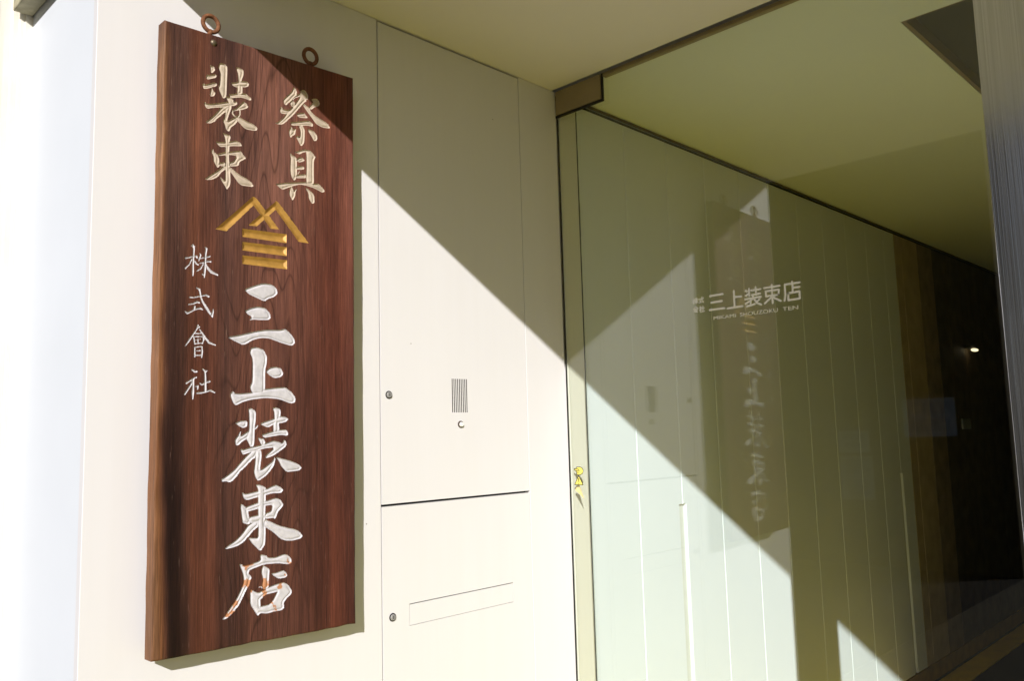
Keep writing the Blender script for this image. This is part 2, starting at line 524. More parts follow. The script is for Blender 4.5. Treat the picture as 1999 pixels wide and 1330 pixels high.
xs = [XL + 0.0012]
sk = set()
x = -0.5105
for k in range(9):
    xs += [x + k * 0.0071 - 0.0016, x + k * 0.0071 + 0.0016]
    sk.add((1 + 2 * k, 1))
xs.append(XR - 0.0014)
bm = bmesh.new()
tiles(bm, xs, [ZG + 0.004, 1.588, 1.687, H - 0.007], sk, 0.0, 0.021)
ud = done(bm, 'cabinet_door', M['wall'], ew)
ud.data.materials.append(M['gap'])
ud['label'] = 'upper cabinet door with a slotted speaker and a call button'
bm = bmesh.new()
xs2 = [XL + 0.0012, -0.680, -0.6785, -0.2795, -0.278, XR - 0.0014]
zs2 = [0.02, 1.0115, 1.0125, 1.0675, 1.070, ZG - 0.0025]
tiles(bm, xs2, zs2, {(1, 1), (2, 1), (3, 1), (1, 2), (2, 2), (3, 2), (1, 3), (2, 3), (3, 3)}, 0.0, 0.021)
ld = done(bm, 'cabinet_door', M['wall'], ew)
ld.data.materials.append(M['wall'])
ld['label'] = 'lower cabinet door with a long letter flap'
flap = box('letter_flap', (-0.6783, 0.0004, 1.0127), (-0.2797, 0.012, 1.0673), M['wall'], ld)


def lock(x, z, parent):
    bm = bmesh.new()
    bm_cyl(bm, (x, 0.003, z), (0, -1, 0), 0.0112, 0.0045, 36, 0.0108)
    bm_box(bm, (x - 0.0009, -0.0056, z - 0.0042), (x + 0.0009, -0.0049, z + 0.0042))
    lk = done(bm, 'door_lock', M['rubber'], parent)
    bm = bmesh.new()
    bm_cyl(bm, (x, -0.001, z), (0, -1, 0), 0.0084, 0.0040, 32, 0.0072)
    done(bm, 'lock_core', M['nickel'], parent)
lock(-0.742, 1.636, ud)
lock(-0.737, 1.044, ld)
bm = bmesh.new()
bm_cyl(bm, (-0.4815, 0.004, 1.553), (0, -1, 0), 0.0104, 0.0066, 36, 0.0100)
done(bm, 'call_button_rim', M['dark_rim'], ud)
bm = bmesh.new()
bm_cyl(bm, (-0.4800, -0.0026, 1.5525), (0, -1, 0), 0.0072, 0.0045, 32, 0.0058)
done(bm, 'call_button', M['button'], ud)

# ------------------------------------------------------------------ street front: white side, cream casing, small ledge
sf = thing('street_front', 'bright white street front with a cream moulded casing, left of the wooden sign', 'facade', (XF, 0, 0))
box('facade_panel', (XF + 0.0005, 0.0022, 0.0), (XF + 0.03, 0.47, 4.2), M['facade'], sf)
bm = bmesh.new()
bm_prism(bm, [(XF + 0.028, 0.4702), (XF - 0.016, 0.4702), (XF - 0.018, 0.478), (XF - 0.026, 0.478), (XF - 0.028, 0.486), (XF - 0.040, 0.486), (XF - 0.043, 0.498),
              (XF - 0.058, 0.498), (XF - 0.062, 0.52), (XF - 0.062, 0.75), (XF + 0.028, 0.75)], 'xz', 0.0, 4.2)
for v in bm.verts:
    v.co = Vector((v.co.x, v.co.z, v.co.y))
bmesh.ops.recalc_face_normals(bm, faces=bm.faces[:])
done(bm, 'moulded_casing', M['casing'], sf)
box('corner_ledge', (XF - 0.047, 0.16, 2.632), (XF - 0.0005, 0.4695, 2.74), M['ledge'], sf, bev=0.003)

# ------------------------------------------------------------------ houses across the street (they show in the glass and steel only)
def house(x0, x1, y0, y1, h, label, m=None):
    hs = thing('house', label, 'house', ((x0 + x1) / 2, (y0 + y1) / 2, -0.012))
    box('house_wall', (x0, y0, -0.012), (x1, y1, h), m or M['house'], hs)
    bm = bmesh.new()
    bm_prism(bm, [(x0 - 0.4, h + 0.001), (x1 + 0.4, h + 0.001), ((x0 + x1) / 2, h + 0.8)], 'xz', y0 - 0.3, y1 + 0.3)
    done(bm, 'roof', M['house_dark'], hs)
    y = y0 + (0.8 if m is None else 4.0)
    while y < y1 - 1.6:
        w = box('window', (x1 + 0.001, y, 0.8), (x1 + 0.05, y + 1.2, 2.1), M['house_dark'], hs)
        y += 2.2
    return hs
house(-22, -17, -12, -0.2, 2.2, 'low rendered house across the street with a dark roof')
struct(box('reflection_dimmer', (-7.19, 0.47, -0.0118), (XF - 0.07, 16, -0.004), M['reflection_dimmer']))  # added dark sheet, keeps sunlit ground out of the door's reflection
house(-13, -7.2, 0.47, 16, 9.5, 'tall dark timber house mirrored in the glass door', M['timber'])
for y0, y1, z0, z1, lb in ((1.85, 2.19, 1.22, 1.46, 'small pale notice pinned above a taller one on the dark timber house'),
                           (1.83, 2.19, 0.70, 1.18, 'tall pale blue notice below a smaller one on the dark timber house'),
                           (0.95, 1.47, 1.38, 1.78, 'wide framed notice at the corner of the dark timber house')):
    nt_ = thing('notice', lb, 'notice', (-7.2, (y0 + y1) / 2, z0))
    box('sheet', (-7.199, y0, z0), (-7.19, y1, z1), M['paper'], nt_)
    box('print', (-7.1895, y0 + 0.06, z0 + 0.05), (-7.189, y1 - 0.07, z0 + 0.45 * (z1 - z0)), M['paper_print'], nt_)
    box('print', (-7.1895, y0 + 0.04, z0 + 0.6 * (z1 - z0)), (-7.189, y1 - 0.05, z1 - 0.04), M['paper_print'], nt_)

# outlines of the carved characters (0.1 mm, from the sign's lower left corner) and of the lettering on the glass
GLYPHS = [
('so_upper',[[(1309,13422),(1444,13428),(1495,13387),(1500,13282),(1490,12939),(1485,12655),(1433,12584),(1390,12587),(1318,12720),(1274,12820),(1308,12886),(1323,13087),(1321,13207),(1282,13279),(1281,13328)],[(1075,13314),(1099,13279),(1155,13289),(1194,13238),(1194,13196),(1125,13105),(1087,13122),(1082,13211)],[(1012,13047),(1040,13037),(1130,13079),(1214,13108),(1238,13076),(1222,13029),(1041,12931),(1000,12935),(978,12984)],[(939,12820),(954,12783),(1084,12849),(1167,12898),(1238,12894),(1252,12863),(1225,12813),(1134,12773),(1031,12708),(935,12673),(892,12765)],[(1107,12744),(1135,12745),(1170,12678),(1213,12663),(1202,12611),(1165,12558),(1110,12543),(1077,12562),(1087,12641)],[(1734,13454),(1881,13430),(1907,13392),(1905,13290),(1862,13177),(1855,13103),(1886,12968),(1880,12823),(1756,12774),(1740,12841),(1760,13004),(1778,13109),(1757,13317),(1720,13399)],[(1579,13015),(1680,13044),(1825,13123),(1943,13160),(2025,13153),(2055,13118),(2034,13047),(1945,13000),(1827,12980),(1739,12940),(1652,12951)],[(1539,12734),(1596,12729),(1741,12798),(1976,12858),(2036,12810),(2111,12788),(2111,12730),(2066,12711),(1947,12728),(1815,12719),(1597,12637)],[(1454,12646),(1583,12654),(1655,12618),(1663,12578),(1743,12586),(1758,12547),(1737,12506),(1628,12448),(1541,12502),(1526,12554)],[(980,12389),(988,12343),(1091,12357),(1300,12436),(1512,12529),(1685,12570),(1743,12578),(1751,12517),(1628,12455),(1500,12392),(1372,12350),(1190,12294),(1010,12218),(940,12323)],[(1372,12357),(1584,12514),(1614,12423),(1458,12268),(1402,12198),(1249,12032),(1208,11966),(1112,11900),(1029,11879),(981,11901),(1083,11989),(1220,12149),(1316,12286)],[(1457,12380),(1614,12465),(1608,12379),(1545,12193),(1504,12042),(1689,12189),(1805,12276),(1763,12109),(1691,12006),(1606,11928),(1564,11819),(1521,11816),(1463,11878),(1448,11972),(1404,12031),(1446,12139),(1458,12255)],[(1926,12657),(2008,12587),(2038,12538),(1994,12490),(1862,12419),(1818,12407),(1673,12340),(1630,12342),(1745,12444),(1875,12593)],[(1747,12246),(1834,12227),(1982,12180),(2161,12154),(2282,12084),(2267,12016),(2192,11990),(1984,11974),(1895,12015),(1821,12081),(1748,12119)]],[[(1644,12339,18),(1630,12286,18),(1689,12224,18),(1762,12215,20)],[(1818,12400,20),(1819,12294,20),(1762,12208,23)]],[]),
('zoku_upper',[[(1397,11756),(1453,11737),(1533,11729),(1585,11725),(1600,11673),(1580,11612),(1572,11386),(1563,11162),(1595,10869),(1609,10606),(1588,10503),(1538,10421),(1504,10420),(1469,10490),(1412,10556),(1343,10662),(1331,10693),(1456,10614),(1478,10635),(1476,10844),(1478,11143),(1469,11363),(1467,11584),(1443,11679)],[(1203,11516),(1237,11496),(1332,11506),(1479,11537),(1615,11587),(1718,11634),(1800,11625),(1870,11580),(1877,11536),(1824,11518),(1639,11480),(1480,11426),(1345,11389),(1288,11431)],[(1173,11305),(1190,11287),(1179,11252),(1235,11220),(1286,11177),(1320,11119),(1327,11043),(1317,10964),(1345,10948),(1318,10898),(1279,10879),(1228,10955),(1182,11022),(1175,11163),(1130,11207),(1129,11251)],[(1280,11203),(1391,11262),(1482,11299),(1572,11325),(1802,11406),(1860,11403),(1932,11312),(1991,11280),(1968,11241),(1851,11159),(1817,11118),(1812,11061),(1771,11024),(1577,10971),(1575,11076),(1678,11115),(1757,11273),(1585,11256),(1460,11216),(1314,11167)],[(1316,11008),(1462,11051),(1486,10945),(1396,10937),(1317,10953)],[(1407,10939),(1530,11022),(1554,10938),(1453,10861),(1342,10739),(1309,10677),(1232,10617),(1155,10569),(1035,10539),(975,10565),(1029,10592),(1132,10684),(1307,10830)],[(1571,10964),(1611,10961),(1692,10901),(1820,10828),(1995,10774),(2102,10729),(2192,10639),(2151,10597),(2068,10592),(1880,10577),(1787,10631),(1717,10717),(1636,10811),(1555,10883)]],[],[]),
('sai',[[(3248,13384),(3310,13364),(3351,13288),(3330,13231),(3364,13229),(3229,13078),(3175,13000),(3095,12916),(3055,12855),(2995,12876),(2968,12955),(2988,13010),(3107,13143),(3215,13274)],[(3447,13290),(3640,13154),(3529,13035),(3297,12721),(3176,12577),(3056,12447),(2964,12349),(2846,12313),(2728,12319),(2819,12361),(2976,12525),(3042,12629),(3176,12801),(3297,12959),(3433,13185)],[(3229,13028),(3283,13105),(3447,13201),(3474,13297),(3364,13229),(3215,13074)],[(3148,12980),(3229,13040),(3310,12962),(3284,12867),(3175,12875)],[(2916,12793),(2956,12742),(3082,12745),(3203,12802),(3230,12765),(3082,12639),(2923,12609),(2877,12659),(2876,12733)],[(3433,13324),(3515,13398),(3584,13392),(3640,13332),(3675,13265),(3668,13200),(3640,13154),(3557,13207),(3474,13272)],[(3752,13210),(3907,13273),(3992,13226),(4014,13155),(3978,13081),(3864,13037),(3766,12934),(3696,12954),(3682,12975),(3780,13091),(3822,13141)],[(3502,13015),(3543,13045),(3696,12966),(3752,12880),(3864,12808),(4006,12768),(4149,12728),(4249,12690),(4314,12616),(4307,12576),(4091,12547),(3906,12589),(3822,12669),(3724,12771),(3585,12911)],[(3318,12714),(3516,12792),(3571,12800),(3654,12715),(3647,12681),(3448,12642),(3379,12655)],[(3157,12448),(3448,12548),(3682,12633),(3808,12577),(3808,12501),(3780,12494),(3641,12490),(3503,12449),(3366,12420),(3204,12373)],[(3393,12434),(3503,12474),(3572,12366),(3572,12215),(3558,12012),(3490,11914),(3449,11923),(3299,12155),(3421,12135),(3448,12185),(3448,12335)],[(3190,12363),(3231,12281),(3326,12329),(3312,12239),(3299,12173),(3218,12104),(3178,12051),(3138,12109),(3124,12217),(3157,12299)],[(3641,12408),(3724,12404),(3836,12381),(3920,12301),(3941,12217),(3906,12151),(3836,12128),(3780,12216),(3724,12278)]],[],[]),
('gu',[[(3183,11663),(3196,11625),(3313,11592),(3345,11552),(3352,11352),(3353,11116),(3314,11013),(3275,10976),(3211,11039),(3172,11125),(3159,11263),(3165,11429),(3171,11572),(3145,11625)],[(3261,11699),(3416,11782),(3574,11854),(3720,11852),(3680,11795),(3600,11789),(3495,11740),(3429,11684),(3338,11699)],[(3587,11845),(3720,11852),(3813,11789),(3887,11721),(3833,11625),(3827,11334),(3833,11035),(3800,10993),(3640,10961),(3607,11049),(3620,11410),(3613,11768)],[(3339,11539),(3443,11621),(3521,11621),(3574,11567),(3521,11520),(3417,11473),(3339,11503)],[(3339,11349),(3469,11401),(3548,11394),(3568,11339),(3469,11294),(3339,11278)],[(3327,11134),(3469,11181),(3574,11209),(3614,11182),(3614,11116),(3470,11081),(3327,11051)],[(2758,10802),(2808,10806),(3033,10874),(3418,10970),(3614,11015),(3813,11007),(3947,11040),(4028,11002),(4137,10915),(4150,10863),(4069,10829),(3947,10866),(3813,10900),(3614,10920),(3444,10916),(3263,10844),(3097,10759),(2958,10685),(2883,10717)],[(3161,10795),(3212,10817),(3263,10698),(3340,10795),(3347,10767),(3308,10683),(3308,10601),(3238,10465),(3213,10478),(3142,10593),(3135,10661)],[(3594,10875),(3680,10838),(3840,10726),(3853,10513),(3773,10481),(3680,10612),(3667,10752),(3601,10834)]],[[(3424,11243,11),(3378,11180,11)]],[]),
('kabu',[],[[(736,8982,22),(762,8908,22),(755,8732,18),(747,8557,20),(750,8383,22),(748,8292,13)],[(705,8960,14),(779,8953,14)],[(574,8666,20),(643,8686,14),(727,8718,13),(783,8736,16),(825,8742,22),(836,8701,14)],[(720,8672,13),(666,8540,14),(571,8437,18)],[(778,8624,13),(821,8573,20),(864,8551,16)],[(899,8822,11),(917,8768,18),(886,8708,14),(880,8644,11)],[(897,8699,14),(1018,8736,13),(1097,8765,18),(1133,8780,16)],[(899,8590,14),(1012,8626,13),(1091,8661,20),(1149,8658,18)],[(1022,8967,16),(1051,8950,22),(1031,8805,20),(1027,8628,20),(1019,8451,25),(1010,8281,13)],[(930,8377,7),(988,8335,16)],[(977,8579,13),(922,8474,18),(824,8392,11)],[(1027,8600,14),(1086,8495,29),(1174,8421,32),(1321,8375,18)]],[]),
('shiki',[],[[(686,7799,16),(763,7800,14),(924,7847,14),(1045,7884,18),(1117,7856,22)],[(668,7639,14),(765,7662,16),(849,7708,20),(905,7696,18)],[(801,7603,22),(788,7547,22)],[(588,7467,16),(636,7437,20),(767,7510,16),(844,7552,18),(929,7573,22),(979,7550,14)],[(840,8030,13),(901,7994,22),(923,7906,18),(932,7837,18),(976,7730,23),(1056,7612,29),(1130,7507,29),(1225,7389,11)],[(1229,7593,5),(1223,7515,22),(1203,7423,25)]],[]),
('kai',[],[[(885,7191,14),(851,7086,14),(756,6942,18),(695,6849,22),(601,6701,9)],[(879,7143,22),(917,7152,16)],[(907,7110,11),(994,6999,18),(1059,6907,22),(1139,6815,25),(1292,6768,14)],[(818,7001,14),(888,7006,13),(951,7013,13)],[(791,6903,16),(815,6768,14)],[(770,6929,13),(981,6943,14),(1002,6937,18),(1017,6876,20),(983,6785,14)],[(888,6999,13),(888,6793,13)],[(808,6767,14),(976,6798,13)],[(806,6843,9),(967,6887,9)],[(816,6679,16),(819,6481,16)],[(809,6692,14),(977,6722,14),(986,6599,20),(974,6475,14)],[(852,6616,12),(950,6625,12)],[(847,6517,14),(945,6522,14)]],[]),
('sha',[],[[(754,6200,13),(817,6155,22),(866,6156,22)],[(635,5893,18),(724,5949,18),(827,6019,16),(861,6027,18)],[(813,6005,16),(732,5841,20),(612,5657,20)],[(793,5978,22),(795,5856,22),(790,5687,29),(789,5552,14)],[(858,5830,16),(899,5838,20),(893,5770,16)],[(1006,6216,14),(1056,6170,20),(1065,6033,22),(1068,5862,25),(1070,5726,28)],[(1060,6156,14),(1099,6178,16)],[(940,5900,14),(990,5867,18),(1074,5917,16),(1166,5947,22)],[(881,5682,18),(972,5690,21),(1077,5712,18),(1183,5749,18),(1226,5729,22),(1292,5696,11)]],[]),
('mi',[[(1975,8110),(2207,8217),(2444,8312),(2670,8309),(2807,8226),(2839,8103),(2747,8010),(2596,7953),(2492,7874),(2239,7959),(2092,8013)],[(1995,7610),(2153,7692),(2329,7740),(2538,7712),(2644,7597),(2659,7488),(2599,7441),(2361,7422),(2214,7424),(2112,7389),(2170,7489),(2067,7535)],[(1563,6969),(1871,7035),(2304,7159),(2571,7210),(2904,7223),(3028,7265),(3168,7177),(3294,7031),(3310,6919),(3200,6857),(2906,6923),(2632,7003),(2423,7003),(2218,6949),(1974,6800),(1760,6881)]],[],[]),
('kami',[[(2161,6757),(2307,6779),(2485,6720),(2566,6574),(2561,6410),(2518,6245),(2521,5785),(2492,5677),(2229,5673),(2170,5752),(2135,5858),(2197,5966),(2198,6503),(2128,6647)],[(2533,6213),(2636,6304),(2787,6338),(2939,6302),(3001,6180),(2940,6095),(2758,6063),(2637,6127)],[(1716,5749),(1773,5679),(2171,5712),(2520,5807),(2880,5847),(3048,5856),(3219,5743),(3329,5606),(3313,5495),(3189,5467),(2882,5573),(2522,5596),(2172,5552),(1972,5497),(1790,5412),(1719,5482),(1648,5664)]],[],[]),
('so_lower',[[(2102,5339),(2164,5361),(2252,5310),(2293,5251),(2286,5061),(2263,4916),(2258,4567),(2235,4480),(2157,4468),(2093,4600),(2045,4659),(2122,4830),(2128,5062),(2118,5251)],[(2263,4916),(2359,4980),(2327,4900),(2264,4857)],[(1786,5008),(1809,5029),(1917,5071),(2041,5070),(2089,5034),(2074,4932),(1980,4898),(1887,4942)],[(1949,4891),(1897,4705),(2106,4831),(2169,4844),(2139,4700),(1952,4589),(1861,4505),(1799,4521),(1775,4636),(1873,4763)],[(2713,5363),(2796,5378),(2913,5341),(2930,5266),(2922,5176),(2881,4997),(2898,4848),(2849,4759),(2733,4776),(2732,4969),(2764,5102),(2755,5281)],[(2391,4987),(2455,5023),(2748,5110),(2913,5169),(3048,5153),(3141,5100),(3082,5040),(2948,5004),(2781,4991),(2601,4897)],[(2416,4796),(2441,4738),(2716,4814),(2948,4855),(3082,4845),(3133,4754),(3100,4702),(2949,4728),(2701,4696),(2490,4663)],[(2329,4689),(2425,4657),(2490,4649),(2539,4560),(2491,4473),(2426,4504),(2394,4578)],[(1908,4404),(1939,4432),(1985,4409),(2172,4461),(2362,4491),(2555,4544),(2734,4599),(2883,4566),(2950,4534),(2983,4548),(3016,4614),(3067,4576),(3092,4471),(2884,4328),(2720,4238),(2574,4193),(2525,4238),(2784,4442),(2491,4422),(2300,4348),(2173,4352),(1986,4294),(1955,4331)],[(2142,4339),(2236,4408),(2363,4389),(2301,4232),(2206,4178),(2051,4027),(1913,3919),(1837,3824),(1732,3724),(1656,3693),(1581,3726),(1491,3717),(1461,3774),(1550,3811),(1759,3955),(1911,4119)],[(2299,4391),(2427,4387),(2444,4256),(2399,3938),(2462,3950),(2737,4127),(2769,4229),(2802,4169),(2770,4038),(2657,3882),(2528,3772),(2353,3681),(2289,3771),(2248,3903),(2271,4046),(2285,4218)],[(2785,4228),(2951,4178),(3203,4108),(3408,4025),(3503,3930),(3443,3873),(3255,3860),(3086,3853),(2952,3985),(2885,4121)]],[],[]),
('zoku_lower',[[(2291,3613),(2421,3592),(2568,3517),(2554,3399),(2555,3202),(2536,2811),(2559,2548),(2547,2251),(2504,2178),(2440,2107),(2389,2126),(2231,2285),(2117,2438),(2230,2414),(2365,2399),(2371,2631),(2352,3217),(2357,3504)],[(1959,3459),(2051,3408),(2350,3459),(2568,3491),(2715,3547),(2819,3574),(2969,3485),(3007,3435),(2940,3373),(2716,3382),(2539,3348),(2351,3322),(2081,3264),(1996,3334)],[(1941,3210),(2054,3124),(2111,3081),(2148,2872),(2198,2816),(2142,2718),(1987,2771),(1958,2940),(1928,3147)],[(2040,3112),(2366,3203),(2570,3221),(2805,3276),(2925,3228),(3016,3101),(2956,3026),(2881,2965),(2823,2825),(2786,2789),(2748,2818),(2529,2812),(2542,2941),(2696,2974),(2725,3117),(2541,3111),(2368,3060),(2140,3014),(2083,3032)],[(2127,2886),(2369,2917),(2542,2941),(2558,2809),(2370,2748),(2170,2741)],[(2142,2731),(2370,2800),(2399,2681),(2229,2555),(2047,2369),(1923,2294),(1744,2251),(1554,2235),(1648,2312),(1811,2394),(1976,2529)],[(2529,2812),(2660,2748),(2883,2635),(3109,2560),(3292,2516),(3447,2433),(3532,2317),(3462,2271),(3262,2245),(3065,2266),(2929,2327),(2735,2505),(2515,2644)]],[],[]),
('ten',[[(2419,2031),(2578,1986),(2622,1929),(2813,1912),(3021,1966),(3141,1925),(3225,1829),(3225,1737),(3142,1714),(2872,1774),(2521,1793),(2179,1715),(2138,1645),(2223,1544),(2182,1461),(2168,1374),(2099,1296),(1990,1099),(1922,985),(1787,845),(1627,736),(1520,730),(1586,805),(1731,978),(1866,1143),(1960,1304),(2028,1483),(2012,1636),(1955,1782),(1913,1876),(1968,1869),(2011,1826),(2150,1833),(2434,1887)],[(2492,1777),(2579,1727),(2667,1664),(2653,1511),(2648,1293),(2612,1221),(2496,1238),(2467,1331),(2494,1468),(2450,1641)],[(2690,1571),(2800,1562),(3007,1600),(3098,1529),(3120,1460),(3068,1422),(2904,1418),(2800,1478)],[(2211,1279),(2368,1174),(2511,1223),(2669,1276),(2889,1316),(3008,1325),(3129,1262),(3235,1116),(3235,1037),(3100,940),(3025,860),(3048,753),(2981,699),(2804,702),(2601,685),(2443,724),(2372,672),(2315,758),(2186,955),(2185,1144),(2183,1271)]],[[(2481,1278,15),(2431,1314,14),(2388,1292,9)]],[[(2433,1017),(2569,1111),(2861,1132),(2759,967),(2643,882),(2442,870)]]),
('chev',[[(1254,9429),(2182,10369),(2254,10352),(2867,9679),(2645,9659),(2192,10153),(1521,9421)]],[],[]),
('chev',[[(2055,9646),(2789,10369),(2847,10341),(3694,9451),(3399,9454),(2774,10152),(2275,9659)]],[],[]),
('bar',[[(1911,9549),(3071,9589),(3068,9366),(1913,9351)]],[],[]),
('bar',[[(1914,9233),(3077,9268),(3073,9046),(1916,9028)]],[],[]),
('bar',[[(1918,8912),(3083,8949),(3087,8721),(1917,8707)]],[],[]),
]
LETTERS = [('mi',24,[[(-5679,19065),(-6096,19070)],[(-5714,18867),(-6063,18872)],[(-5648,18654),(-6125,18652)]]),('kami',24,[[(-6459,19108),(-6455,18642)],[(-6483,18927),(-6677,18918)],[(-6228,18630),(-6708,18636)]]),('so',24,[[(-6832,19073),(-6868,19033)],[(-6939,19098),(-6936,18896)],[(-6822,18912),(-6911,18961)],[(-7003,19045),(-7285,19044)],[(-7143,19109),(-7145,18903)],[(-7013,18912),(-7268,18924)],[(-7048,18872),(-7055,18828)],[(-6806,18817),(-7290,18827)],[(-7044,18812),(-6955,18753),(-6808,18694)],[(-6959,18753),(-6963,18638)],[(-6841,18610),(-7090,18648)],[(-7063,18809),(-7158,18674),(-7284,18605)],[(-7238,18759),(-7151,18710)]]),('zoku',24,[[(-7398,19055),(-7856,19058)],[(-7627,19115),(-7626,18604)],[(-7812,18810),(-7831,18953),(-7438,18957),(-7443,18818),(-7812,18810)],[(-7600,18771),(-7388,18626)],[(-7646,18765),(-7864,18632)]]),('ten',24,[[(-8222,19118),(-8223,19067)],[(-8434,19064),(-8010,19064),(-8006,18749),(-7976,18626)],[(-8232,19057),(-8225,18838)],[(-8241,18945),(-8425,18941)],[(-8091,18814),(-8417,18819),(-8412,18627),(-8086,18620),(-8091,18814)]]),('kabu',11,[[(-5092,19023),(-5164,19024)],[(-5131,19076),(-5121,18901)],[(-5127,19015),(-5091,18953)],[(-5130,19006),(-5157,18972)],[(-5188,19059),(-5173,19024)],[(-5179,19038),(-5263,19040)],[(-5166,18993),(-5270,18995)],[(-5221,19077),(-5210,18903)],[(-5212,18990),(-5161,18923)],[(-5219,18990),(-5266,18925)]]),('shiki',11,[[(-5302,19021),(-5462,19025)],[(-5318,18973),(-5381,18975)],[(-5349,18974),(-5347,18921)],[(-5304,18910),(-5388,18927)],[(-5402,19073),(-5412,18967),(-5446,18906),(-5459,18942)],[(-5434,19060),(-5451,19043)]]),('kai',11,[[(-5180,18815),(-5091,18739)],[(-5180,18815),(-5263,18744)],[(-5138,18740),(-5217,18743)],[(-5108,18706),(-5244,18710)],[(-5162,18708),(-5123,18648),(-5228,18659)],[(-5202,18687),(-5241,18637)]]),('sha',11,[[(-5328,18806),(-5346,18785)],[(-5298,18764),(-5367,18765),(-5295,18690)],[(-5332,18728),(-5328,18627)],[(-5343,18719),(-5365,18692)],[(-5381,18738),(-5466,18739)],[(-5425,18802),(-5419,18642)],[(-5368,18641),(-5471,18643)]])]
STICKER = {'hand':[(-334,14060),(-500,14064),(-581,14024),(-618,13950),(-589,13862),(-488,13810),(-356,13808),(-334,13871),(-303,13921),(-313,13953),(-238,13958),(-232,14009),(-332,14016)],'tri':[(-417,13778),(-588,13481),(-232,13485)],'tape':[(-303,13399),(-453,13421),(-542,13212),(-623,13034),(-441,13171),(-241,13316)],'finger':[[(-240,14003),(-398,14008),(-446,13960),(-478,13936)],[(-238,13961),(-421,13954)],[(-303,13924),(-427,13922)],[(-334,13871),(-433,13866)]],'bang':[(-392,13696),(-437,13697),(-418,13558),(-397,13558)],'dot':[(-389,13533),(-422,13533),(-421,13506),(-388,13505)]}

# ------------------------------------------------------------------ glass front
gd = thing('glass_door', 'large greenish glass door with silver shop lettering, right of the cabinet wall', 'glass door', (0, -0.7, 0))
YP = -1.322
def pane(name, y0, y1, m, parent, z1=H - 0.012):
    return box(name, (0.0, y0, 0.006), (0.010, y1, z1), m, parent)
pane('glass_pane', YP + 0.001, -0.0865, M['glass'], gd)
box('top_rail', (-0.004, YP + 0.001, H - 0.0125), (0.014, -0.21, H - 0.0005), M['plate_brown'], gd)
box('edge_seal', (-0.0004, -0.0858, 0.006), (0.0030, -0.0843, 2.6125), M['rubber'], gd)
# patch fitting
pf = box('patch_fitting', (-0.012, -0.2035, 2.622), (-0.0008, -0.006, H - 0.004), M['plate_brown'], gd, bev=0.0012)
box('fitting_frame', (-0.007, -0.2105, 2.6135), (-0.0004, -0.0005, 2.6215), M['rubber'], pf)
box('fitting_frame', (-0.0065, -0.2105, 2.622), (-0.0004, -0.204, H - 0.001), M['rubber'], pf)
# shop lettering, each character flat print on the outer face
def stroke_mesh(bm, pts, hw, x, seg=6):
    for k in range(len(pts) - 1):
        a, b = Vector(pts[k]), Vector(pts[k + 1])
        d = (b - a)
        ang = math.atan2(d.y, d.x)
        ring = []
        for i in range(seg + 1):
            t = ang - math.pi / 2 + math.pi * i / seg
            ring.append(b + Vector((math.cos(t), math.sin(t))) * hw)
        for i in range(seg + 1):
            t = ang + math.pi / 2 + math.pi * i / seg
            ring.append(a + Vector((math.cos(t), math.sin(t))) * hw)
        xx = x - 0.00002 * (k % 3)
        f = bm.faces.new([bm.verts.new((xx, p.x, p.y)) for p in ring])
        f.normal_update()
        if f.normal.x > 0:
            f.normal_flip()
for name, w, strokes in LETTERS:
    bm = bmesh.new()
    for k, st in enumerate(strokes):
        stroke_mesh(bm, [(a / 1e4, b / 1e4) for a, b in st], 0.0029 if w > 15 else 0.0013, -0.0004 - 0.00006 * k)
    done(bm, 'shop_name_character', M['letter'], gd)
def word(text, y_left, y_right, z, cap):
    cu = bpy.data.curves.new('shop_name_word', 'FONT')
    cu.body = text
    cu.size = 1.0
    o = bpy.data.objects.new('tmp', cu)
    COL.objects.link(o)
    dg = bpy.context.evaluated_depsgraph_get()
    me = bpy.data.meshes.new_from_object(o.evaluated_get(dg))
    bpy.data.objects.remove(o)
    v = np.empty(len(me.vertices) * 3)
    me.vertices.foreach_get('co', v)
    v = v.reshape(-1, 3)
    x0, x1, t0, t1 = v[:, 0].min(), v[:, 0].max(), v[:, 1].min(), v[:, 1].max()
    w = np.empty_like(v)
    w[:, 0] = -0.0005
    w[:, 1] = y_left + (v[:, 0] - x0) / (x1 - x0) * (y_right - y_left) - gd.location.y
    w[:, 2] = z + (v[:, 1] - max(t0, 0)) / (t1 - max(t0, 0)) * cap
    me.vertices.foreach_set('co', w.ravel())
    me.name = 'shop_name_word'
    me.materials.clear()
    link('shop_name_word', me, M['letter'], gd)
word('MIKAMI', -0.576, -0.648, 1.8350, 0.0100)
word('SHOUZOKU', -0.661, -0.776, 1.8345, 0.0108)
word('TEN', -0.790, -0.835, 1.8345, 0.0103)

sl = thing('glass_sidelight', 'narrow yellowish glass strip with a warning sticker, in the corner beside the cabinet wall', 'glass panel', (0, -0.04, 0))
pane('glass_pane', -0.0836, -0.0035, M['glass_side'], sl, 2.6125)
box('wall_seal', (-0.0010, -0.0030, 0.006), (0.0050, -0.0006, 2.6125), M['rubber'], sl)
def flat(name, poly, x, m, parent):
    bm = bmesh.new()
    f = bm.faces.new([bm.verts.new((x, a / 1e4, b / 1e4)) for a, b in poly])
    f.normal_update()
    if f.normal.x > 0:
        f.normal_flip()
    bmesh.ops.triangulate(bm, faces=bm.faces[:])
    return done(bm, name, m, parent)
def outline(poly, name, parent, hw, x, closed=True):
    bm = bmesh.new()
    pts = [(a / 1e4, b / 1e4) for a, b in poly]
    stroke_mesh(bm, pts + pts[:1] if closed else pts, hw, x)
    return done(bm, name, M['ink'], parent)
hd = flat('hand_sticker', STICKER['hand'], -0.0004, M['yellow'], sl)
outline(STICKER['hand'], 'hand_outline', hd, 0.0011, -0.0006)
